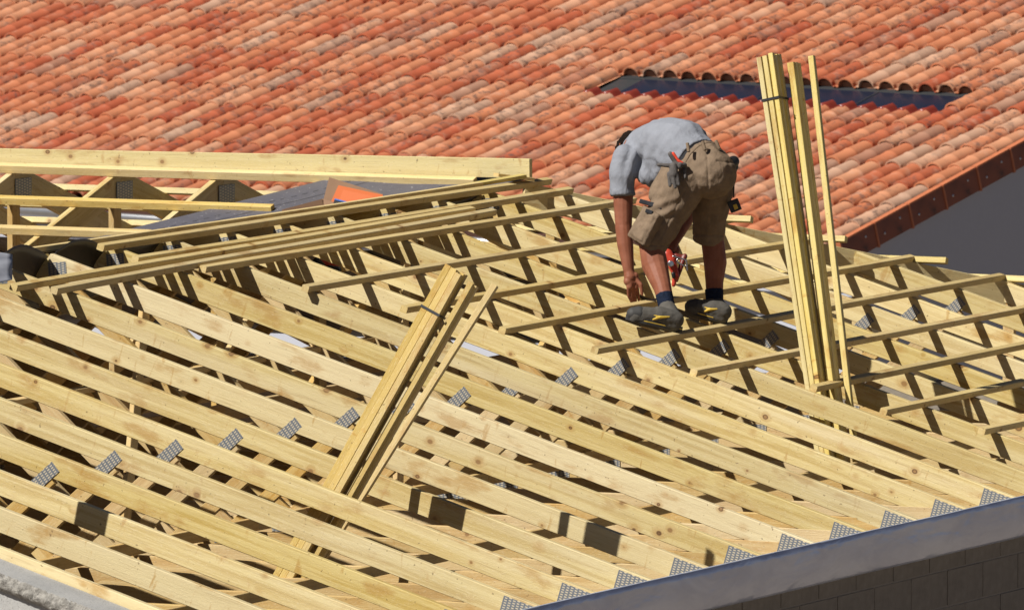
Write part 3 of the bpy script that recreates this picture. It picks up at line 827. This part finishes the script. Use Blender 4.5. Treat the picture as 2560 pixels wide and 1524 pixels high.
M_BOOT = plain('grey_suede', (.10, .093, .082), .85, 0, .3, 30, .3, .2)
M_SOLE = plain('black_sole', (.022, .021, .02), .7, 0, .3, 30)
M_YELLOW = plain('yellow_trim', (.62, .42, .05), .6, 0, .1, 30)
M_GLOVE = cloth('grey_glove', (.11, .10, .095), .15, 40)
M_RED = plain('red_tool_plastic', (.52, .055, .03), .4, 0, .1, 20)
M_REDCUFF = plain('red_glove_cuff', (.75, .07, .03), .7, 0, .1, 30)
M_STEEL = plain('bright_steel', (.55, .56, .58), .25, .9, .1, 40)

man = empty('person', heel)
tag(man, 'person bending over on the battens in a grey t-shirt, khaki work shorts and grey boots', 'person')
lh, lk, la = J(1723, 455, .13), J(1627, 606, .20), J(1668, 770, .02)
rh, rk, ra = J(1777, 440, .27), J(1781, 598, .44), J(1787, 757, .39)
pel, chest, neck, head = J(1752, 412, .20), J(1660, 368, .42), J(1596, 380, .56), J(1580, 382, .69)
lsh, lel, lwr = J(1562, 412, .42), J(1559, 566, .40), J(1572, 678, .36)
rsh, rel, rwr = J(1640, 395, .72), J(1733, 500, .76), J(1684, 606, .60)
sh = []
sh += [capsule(pel, chest, .125, .14), capsule(chest, neck, .14, .10), capsule(neck, head, .062, .06)]
sh += [capsule(lh, lk, .10, .072), capsule(lk, J(1637, 662, .165), .070, .076), capsule(J(1637, 662, .165), J(1656, 718, .08), .075, .052), capsule(J(1656, 718, .08), la, .052, .044)]
sh += [capsule(rh, rk, .10, .068), capsule(rk, J(1788, 655, .43), .066, .067), capsule(J(1788, 655, .43), J(1786, 705, .41), .067, .052), capsule(J(1786, 705, .41), ra, .052, .046)]
sh += [capsule(neck, lsh, .075, .065), capsule(lsh, J(1558, 500, .41), .062, .057), capsule(J(1558, 500, .41), lel, .057, .048), capsule(lel, J(1563, 610, .385), .049, .047), capsule(J(1563, 610, .385), lwr, .047, .031)]
sh += [capsule(neck, rsh, .075, .065), capsule(rsh, rel, .06, .045), capsule(rel, J(1712, 552, .70), .046, .046), capsule(J(1712, 552, .70), rwr, .046, .030)]
hdir = (head-neck).normalized()
# head: skull, face with brow, nose, chin and ears, turned down towards the work
fz = Vector((-.55, .25, -.80)); fz = (fz-hdir*fz.dot(hdir)).normalized(); fx = hdir.cross(fz)
sh += [ellipsoid(head, (fx*.077, fz*.095, hdir*.112)), ellipsoid(head+fz*.045-hdir*.045, (fx*.058, fz*.060, hdir*.062)), capsule(head+fz*.085+hdir*.005, head+fz*.112-hdir*.025, .010, .014), ellipsoid(head+fz*.078-hdir*.062, (fx*.026, fz*.014, hdir*.008)), capsule(head+fz*.084+fx*.03+hdir*.022, head+fz*.084-fx*.03+hdir*.022, .013, .013)]
for sg in (-1, 1): sh += [ellipsoid(head+fx*(.080*sg)-hdir*.005, (fx*.012, fz*.02, hdir*.032))]
# left hand hanging, fingers slightly curled
palm0, palm1 = lwr, J(1580, 716, .35)
sh += [capsule(lwr, J(1575, 693, .355), .030, .036), capsule(J(1570, 703, .345), J(1592, 706, .365), .026, .025), capsule(J(1573, 690, .35), J(1575, 716, .345), .027, .022), capsule(J(1586, 690, .36), J(1588, 718, .36), .025, .020)]
for (x0, y0, x1, y1, x2, y2, d) in ((1570, 716, 1571, 739, 1580, 757, .335), (1578, 720, 1579, 744, 1586, 763, .345), (1586, 720, 1588, 744, 1592, 762, .355), (1593, 716, 1596, 736, 1597, 752, .365)):
    sh += [capsule(J(x0, y0, d), J(x1, y1, d+.012), .0092, .0085), capsule(J(x1, y1, d+.012), J(x2, y2, d+.03), .0085, .0072)]
sh += [capsule(J(1590, 698, .35), J(1602, 712, .34), .0135, .0125), capsule(J(1602, 712, .34), J(1605, 735, .345), .0120, .0095)]
# right hand closed round the tool handle
sh += [capsule(rwr, J(1676, 622, .58), .031, .034), capsule(J(1670, 620, .58), J(1688, 626, .60), .030, .028)]
for i in range(4):
    a_ = J(1667+5.5*i, 629-1.0*i, .555+.012*i); b_2 = J(1669+5.5*i, 645-1.5*i, .535+.012*i); c_2 = J(1675+5*i, 653-1.5*i, .545+.012*i)
    sh += [capsule(a_, b_2, .0115, .011), capsule(b_2, c_2, .0105, .009)]
sh += [capsule(J(1686, 624, .60), J(1693, 640, .565), .0125, .0105), capsule(J(1693, 640, .565), J(1690, 652, .55), .011, .009)]
fuse('body', sh, M_SKIN, man, .0040, 4)

# hair cap
fuse('hair', [ellipsoid(J(1577, 352, .64), (VIEW_R*.06, VIEW_F*.06, ZUP*.06)), ellipsoid(head+hdir*.020-fz*.022, (fx*.100, fz*.108, hdir*.124)), ellipsoid(head-hdir*.055-fz*.04, (fx*.092, fz*.085, hdir*.085))], M_HAIR, man, .006, 2, .006, .014)
# t-shirt
def shirt_fold(p):
    x, y, z = project(p)
    f = 0.0
    w = math.exp(-((x-1595)/34)**2-((y-415)/60)**2)
    f += .013*w*math.sin((x*.8+y*.25)/4.6)
    f += .009*math.exp(-((x-1622)/28)**2-((y-450)/34)**2)*math.sin((x-y*.5)/4.5)+.003*math.sin((x*.25-y)/9.0)
    return f
tax = (chest-pel).normalized()
hem = J(1740, 410, .22)
sh = [capsule(hem, J(1702, 380, .31), .162, .174, flat0=True), capsule(J(1705, 374, .31), J(1668, 368, .40), .172, .170), capsule(J(1668, 366, .40), J(1608, 378, .52), .166, .115), capsule(J(1608, 378, .52), lsh, .105, .083),
      capsule(J(1566, 400, .43), J(1556, 440, .41), .088, .076), capsule(J(1556, 440, .41), J(1557, 489, .405), .077, .070, flat1=True), capsule(J(1620, 385, .56), rsh, .11, .085), capsule(rsh, J(1678, 440, .745), .085, .075, flat1=True),
      capsule(J(1650, 352, .44), J(1606, 364, .52), .128, .100), capsule(J(1606, 364, .52), J(1590, 366, .58), .098, .075),
      capsule(J(1660, 410, .34), J(1622, 430, .40), .11, .075), capsule(J(1640, 430, .33), J(1618, 452, .35), .07, .038), capsule(J(1700, 385, .30), J(1650, 420, .36), .125, .10)]
fuse('t_shirt', sh, M_SHIRT, man, .007, 5, .005, .09, shirt_fold)
# waistband of the underwear showing above the shorts
fuse('underwear', [capsule(J(1768, 428, .16), J(1728, 404, .25), .155, .153, True, True)], M_DARKCLOTH, man, .008, 4)
# shorts
def short_fold(p):
    x, y, z = project(p)
    f = .006*math.exp(-((x-1655)/40)**2-((y-520)/40)**2)*math.sin((x*.35+y*.9)/4.2)
    f += .004*math.exp(-((x-1770)/30)**2-((y-540)/50)**2)*math.sin((x*.5+y*.5)/6)
    def groove(d, w=2.6): return -.005*math.exp(-(d/w)**2)
    if 372 < y < 470: f += groove(x-1768-(y-395)*.05)
    if 378 < y < 440: f += groove((x-1700)-(y-378)*.12)*.8
    if 1790 < x < 1840: f += groove(y-402-(x-1790)*.1)*.8
    f += groove(y-(613+(x-1620)*.02)) if x < 1672 and y > 600 else 0
    f += groove(y-588) if x > 1725 and y > 575 else 0
    f += groove((x-1690)+(y-520)*.50)*.7 if 480 < y < 600 and x < 1720 else 0
    return f
sh = [capsule(J(1752, 419, .19), J(1776, 434, .14), .161, .15, flat0=True), ellipsoid(J(1731, 430, .15), (VIEW_R*.10, VIEW_F*.098, ZUP*.112)), ellipsoid(J(1787, 422, .25), (VIEW_R*.104, VIEW_F*.10, ZUP*.118)),
      capsule(J(1716, 452, .14), J(1675, 520, .175), .132, .118), capsule(J(1675, 520, .175), J(1621, 622, .20), .116, .094, flat1=True), capsule(J(1785, 445, .27), J(1776, 520, .36), .128, .105), capsule(J(1776, 520, .36), J(1770, 600, .44), .106, .088, flat1=True), capsule(J(1690, 440, .20), J(1660, 485, .20), .10, .09)]
shorts = fuse('work_shorts', sh, M_SHORTS, man, .0055, 5, .006, .075, short_fold)
thd = (J(1621, 622, .20)-J(1690, 490, .165)).normalized()
tn = (-VIEW_F*.62-VIEW_R*.78); tn = (tn-thd*tn.dot(thd)).normalized(); tw = thd.cross(tn)
pc_ = J(1615, 566, .12)
fuse('cargo_pocket', [obox(pc_, (tw, thd, tn), .150, .20, .055), obox(pc_+tn*.02+tw*.0, (tw, thd, tn), .11, .16, .04)], M_SHORTS, shorts, .007, 8, .005, .05)
for nm_, a_, b_2, r0_, r1_ in (('pocket_flap', (1602, 503, .15), (1654, 518, .088), .013, .012), ('phone', (1617, 527, .085), (1630, 532, .07), .012, .013)):
    pa_, pb_ = J(*a_), J(*b_2); ex_ = (pb_-pa_).normalized(); en_ = (tn-ex_*tn.dot(ex_)).normalized(); ey_ = en_.cross(ex_)
    fuse(nm_, [obox((pa_+pb_)/2+en_*.004, (ex_, ey_, en_), (pb_-pa_).length+.012, r0_*2.0, .012)], M_DARKCLOTH, shorts, .004, 2)
fuse('waistband', [capsule(J(1748, 417, .198), J(1757, 422, .178), .164, .164, True, True)], M_SHORTS, shorts, .006, 2)
for (a_, b_2) in (((1718, 357, .03), (1722, 380, .015)), ((1756, 353, .05), (1763, 376, .035)), ((1789, 351, .10), (1799, 373, .09))):
    fuse('belt_loop', [capsule(J(*a_), J(*b_2), .010, .010, True, True)], M_SHORTS, shorts, .004, 1)
# boots and socks
def boot(hx, hy, tx, ty, ank, off, dtoe):
    h_ = heel_pt(hx, hy, off); t_2 = heel_pt(tx, ty, off+dtoe)
    f_ = (t_2-h_); L_ = f_.length; f_.normalize()
    up_ = Vector((0, 0, 1)); up_ = (up_-f_*up_.dot(f_)).normalized(); sd_ = f_.cross(up_)
    P = lambda x, y, z: h_+f_*x+sd_*y+up_*z
    s_ = L_/.31
    up = fuse('boot', [capsule(P(.040*s_, 0, .060), P(.13*s_, 0, .062), .052, .055), capsule(P(.045*s_, 0, .03), P(.25*s_, 0, .028), .046, .046), capsule(P(.13*s_, 0, .058), P(.225*s_, 0, .046), .053, .046), capsule(P(.225*s_, 0, .044), P(.262*s_, 0, .040), .046, .040),
                  capsule(P(.050*s_, 0, .06), ank-up_*.004, .052, .052, flat1=True), capsule(P(.175*s_, 0, .055), ank+f_*.012-up_*.045, .042, .046)], M_BOOT, man, .0055, 4, .002, .03)
    V = []; ring = []
    for i in range(20):
        a = 2*math.pi*i/20; cx, cy = math.cos(a), math.sin(a)
        ln = .155*s_; wd = .047 if cx < 0 else .050
        ring.append((.145*s_+ln*cx, wd*cy*(1-.18*cx*cx)))
    for z in (0, .014, .019, .030):
        for (x, y) in ring: V.append(P(x, y*(1.0 if z < .02 else .97), z))
    F = [(i+20*q, (i+1) % 20+20*q, (i+1) % 20+20*(q+1), i+20*(q+1)) for q in range(3) for i in range(20)]
    F += [tuple(reversed(range(20))), tuple(60+i for i in range(20))]
    me_ = mesh(V, F, False); me_.materials.append(M_SOLE); me_.materials.append(M_YELLOW)
    for q in range(20, 40): me_.polygons[q].material_index = 1 if (q-20) % 20 < 17 else 0
    link('sole', me_, None, up)
    fuse('toe_cap', [capsule(P(.235*s_, 0, .046), P(.262*s_, 0, .040), .0470, .0412)], plain('dark_toe_rubber', (.045, .044, .042), .7, 0, .2, 30), up, .005, 2)
    fuse('collar', [capsule(ank-up_*.022, ank-up_*.002, .0545, .0555, True, True)], plain('boot_collar', (.055, .05, .045), .9, 0, .2, 30), up, .005, 2)
    for q in range(5):
        x = (.10+.028*q)*s_
        fuse('lace', [capsule(P(x, -.030, .098-.009*q), P(x+.012, .030, .098-.009*q), .0042, .0042)], M_YELLOW, up, .003, 0)
    for sgn in (-1, 1):
        fuse('stripe', [capsule(P(.085*s_, .049*sgn, .070), P(.135*s_, .050*sgn, .056), .005, .010), capsule(P(.135*s_, .050*sgn, .056), P(.165*s_, .046*sgn, .036), .009, .006), capsule(P(.13*s_, .050*sgn, .058), P(.18*s_, .045*sgn, .060), .008, .003)], M_YELLOW, up, .0035, 1)
    return up
def heel_pt(px, py, off):
    d = ray(px, py); n_ = Vector((0, -T, 1)); return CAM+d*((off-n_.dot(CAM))/n_.dot(d))
boot(1700, 829, 1558, 797, la, .042, .0)
boot(1814, 808, 1708, 778, ra, .042, .0)
fuse('sock', [capsule(J(1660, 735, .055), la, .050, .048, True)], M_SOCK, man, .006, 2)
fuse('sock', [capsule(J(1785, 722, .40), ra, .054, .050, True)], M_SOCK, man, .006, 2)

# things the man carries
glv = empty('work_gloves', J(1690, 430, .0)); tag(glv, 'pair of grey work gloves with red cuffs hanging from the back pocket of the shorts', 'gloves')
def glove(parts, mat=M_GLOVE, nm='glove'): return fuse(nm, [capsule(J(*a), J(*b), r0, r1) for (a, b, r0, r1) in parts], mat, glv, .0042, 3)
glove([((1684, 416, -.01), (1684, 436, -.02), .024, .026), ((1672, 434, -.02), (1675, 464, -.03), .0115, .010), ((1682, 438, -.03), (1688, 468, -.035), .0115, .010), ((1692, 436, -.025), (1697, 462, -.03), .0115, .010), ((1676, 414, -.01), (1646, 412, -.005), .013, .010)])
glove([((1690, 408, .0), (1698, 416, -.005), .018, .018), ((1676, 385, .0), (1690, 408, .0), .015, .014), ((1712, 412, .02), (1713, 444, .01), .013, .010), ((1700, 410, -.01), (1712, 412, .0), .014, .013)])
glove([((1683, 383, -.01), (1696, 402, -.012), .009, .008), ((1696, 402, -.012), (1706, 408, -.008), .009, .009)], M_REDCUFF, 'cuff')
hol = empty('tool_pouch', J(1822, 410, .20)); tag(hol, 'black tool pouch clipped to the back of the khaki shorts', 'pouch')
fuse('pouch', [capsule(J(1808, 416, .14), J(1834, 404, .20), .030, .034), capsule(J(1806, 424, .15), J(1838, 418, .21), .016, .020), capsule(J(1838, 408, .21), J(1838, 430, .23), .018, .010)], M_BLACK, hol, .005, 3)
tape = empty('tape_measure', J(1836, 515, .24)); tag(tape, 'black tape measure dangling on a thin strap from the shorts', 'tape measure')
fuse('case', [obox(J(1836, 514, .24), ((VIEW_R*.9+ZUP*.35).normalized(), (ZUP*.9-VIEW_R*.35).normalized(), VIEW_F), .066, .068, .034)], M_BLACK, tape, .004, 4)
fuse('strap', [capsule(J(1836, 428, .235), J(1834, 492, .24), .0045, .0045)], M_BLACK, tape, .003, 0)
link('badge', obox(J(1839, 517, .219), ((VIEW_R*.9+ZUP*.35).normalized(), (ZUP*.9-VIEW_R*.35).normalized(), VIEW_F), .022, .028, .003)[0] and mesh(*obox(J(1839, 517, .219), ((VIEW_R*.9+ZUP*.35).normalized(), (ZUP*.9-VIEW_R*.35).normalized(), VIEW_F), .022, .028, .003)), M_YELLOW, tape)
gun = empty('nail_gun', J(1685, 665, .52)); tag(gun, 'red nail gun held low between the legs of the bending person', 'nail gun')
fuse('housing', [capsule(J(1668, 636, .52), J(1678, 650, .51), .034, .030), capsule(J(1676, 648, .51), J(1684, 672, .50), .028, .024), capsule(J(1684, 668, .50), J(1690, 692, .50), .024, .020)], M_RED, gun, .005, 2)
fuse('magazine', [capsule(J(1712, 640, .545), J(1690, 700, .51), .016, .014), capsule(J(1690, 640, .55), J(1708, 645, .55), .018, .018)], plain('dark_red_plastic', (.16, .025, .018), .45), gun, .005, 1)
fuse('driver', [capsule(J(1688, 692, .50), J(1684, 712, .50), .016, .012)], M_RED, gun, .004, 1)
fuse('grip', [capsule(J(1680, 630, .57), J(1688, 600, .62), .017, .017), capsule(J(1690, 596, .62), J(1694, 584, .64), .022, .022)], M_BLACK, gun, .005, 1)
fuse('cap', [capsule(J(1677, 659, .475), J(1677, 659, .455), .019, .018, True, True)], M_STEEL, gun, .003, 0)
hk = [(1682, 640, .47), (1716, 650, .47), (1718, 676, .47), (1712, 665, .47), (1694, 656, .47), (1693, 648, .47)]
fuse('hook', [capsule(J(*hk[i]), J(*hk[i+1]), .0045, .0045) for i in range(5) if i != 2], M_STEEL, gun, .0028, 0)
fuse('nose', [capsule(J(1683, 684, .475), J(1684, 692, .475), .012, .010)], M_BLACK, gun, .003, 0)

# ------------------------------------------------------------------ small things on the roof
DB = (Vector((8.9, .62, -.12))-CAM).dot(FWD)
def K(px, py, d=0.0): return at_depth(px, py, DB+d)
carton = empty('cardboard_box', K(860, 560)); tag(carton, 'torn open brown cardboard box with an orange panel lying behind the ridge', 'box')
def panel(name, pts, mat, parent, th=.006):
    n_ = (pts[1]-pts[0]).cross(pts[3]-pts[0]).normalized()*th
    if n_.dot(FWD) < 0: n_ = -n_
    V = list(pts)+[p+n_ for p in pts]
    return link(name, mesh(V, [(0, 1, 2, 3), (7, 6, 5, 4), (0, 4, 5, 1), (1, 5, 6, 2), (2, 6, 7, 3), (3, 7, 4, 0)]), mat, parent)
lidp = [K(823, 443, .10), K(957, 485, .02), K(950, 590, -.02), K(786, 585, .02)]
lid = panel('lid', lidp, M_CARD, carton)
panel('orange_panel', [K(846, 463, .082-.006), K(957, 487, .010), K(951, 560, -.022), K(824, 512, .05)], M_ORANGE, lid, .002)
panel('black_band', [K(836, 498, .052), K(880, 509, .030), K(880, 540, .012), K(828, 535, .03)], M_BLACK, lid, .002)
panel('blue_line', [K(837, 496, .050), K(882, 507.5, .028), K(881, 510, .027), K(836, 499.5, .048)], M_BLUE, lid, .001)
panel('side_flap', [K(705, 524, -.04), K(806, 497, .02), K(812, 560, .02), K(716, 590, -.06)], M_CARD, carton)
panel('side_wall', [K(806, 497, .03), K(834, 505, .0), K(836, 590, -.05), K(812, 590, .02)], M_CARD, carton)
panel('front_wall', [K(716, 560, -.10), K(836, 555, -.08), K(940, 566, -.14), K(720, 600, -.16)], M_CARD, carton)
tc = bpy.data.curves.new('print', 'FONT'); tc.body = 'apom'; tc.size = .062; tc.extrude = .0008
tmpo = bpy.data.objects.new('tmp', tc); col.objects.link(tmpo)
dg = bpy.context.evaluated_depsgraph_get(); dg.update()
tme = bpy.data.meshes.new_from_object(tmpo.evaluated_get(dg)); bpy.data.objects.remove(tmpo)
tx = (K(880, 520)-K(839, 510)).normalized(); tz = -FWD; tz = (tz-tx*tz.dot(tx)).normalized(); ty = tz.cross(tx); tp = K(840, 521, .022)
link('lettering', tme, M_WHITE, lid, Matrix(((tx.x, ty.x, tz.x, tp.x), (tx.y, ty.y, tz.y, tp.y), (tx.z, ty.z, tz.z, tp.z), (0, 0, 0, 1))))
DS = (Vector((9.75, .22, .02))-CAM).dot(FWD)
loose('offcut', at_depth(1160, 466, DS-.1), at_depth(1308, 440, DS+.15), .07, .022, M_LATH, 'pale sawn offcut lying across the end of the main ridge', 'offcut', seg=2, seed=801)
loose('offcut', at_depth(1240, 437, DS+.12), at_depth(1330, 448, DS+.25), .06, .02, M_WEB, 'brown offcut lying below the end of the long ridge plank', 'offcut', seg=2, seed=802)
# red and black tool hung among the webs under the ridge battens
DT = (Vector((6.9, -.55, -.2))-CAM).dot(FWD)+.75
def Q_(px, py, d=0.0): return at_depth(px, py, DT+d)
tool = empty('red_tool', Q_(820, 665)); tag(tool, 'red and black power tool lying among the webs under the battens', 'tool')
fuse('body', [capsule(Q_(800, 655), Q_(835, 662), .026, .03), capsule(Q_(830, 660), Q_(842, 676), .024, .02)], M_RED, tool, .005, 2)
fuse('handle', [capsule(Q_(792, 652, -.03), Q_(806, 664, -.04), .022, .018), capsule(Q_(822, 668, -.04), Q_(846, 674, -.04), .014, .02)], M_BLACK, tool, .005, 1)
member('shelf', Q_(760, 690, .02), Q_(880, 668, .06), .09, .025, M_WEB, tool)
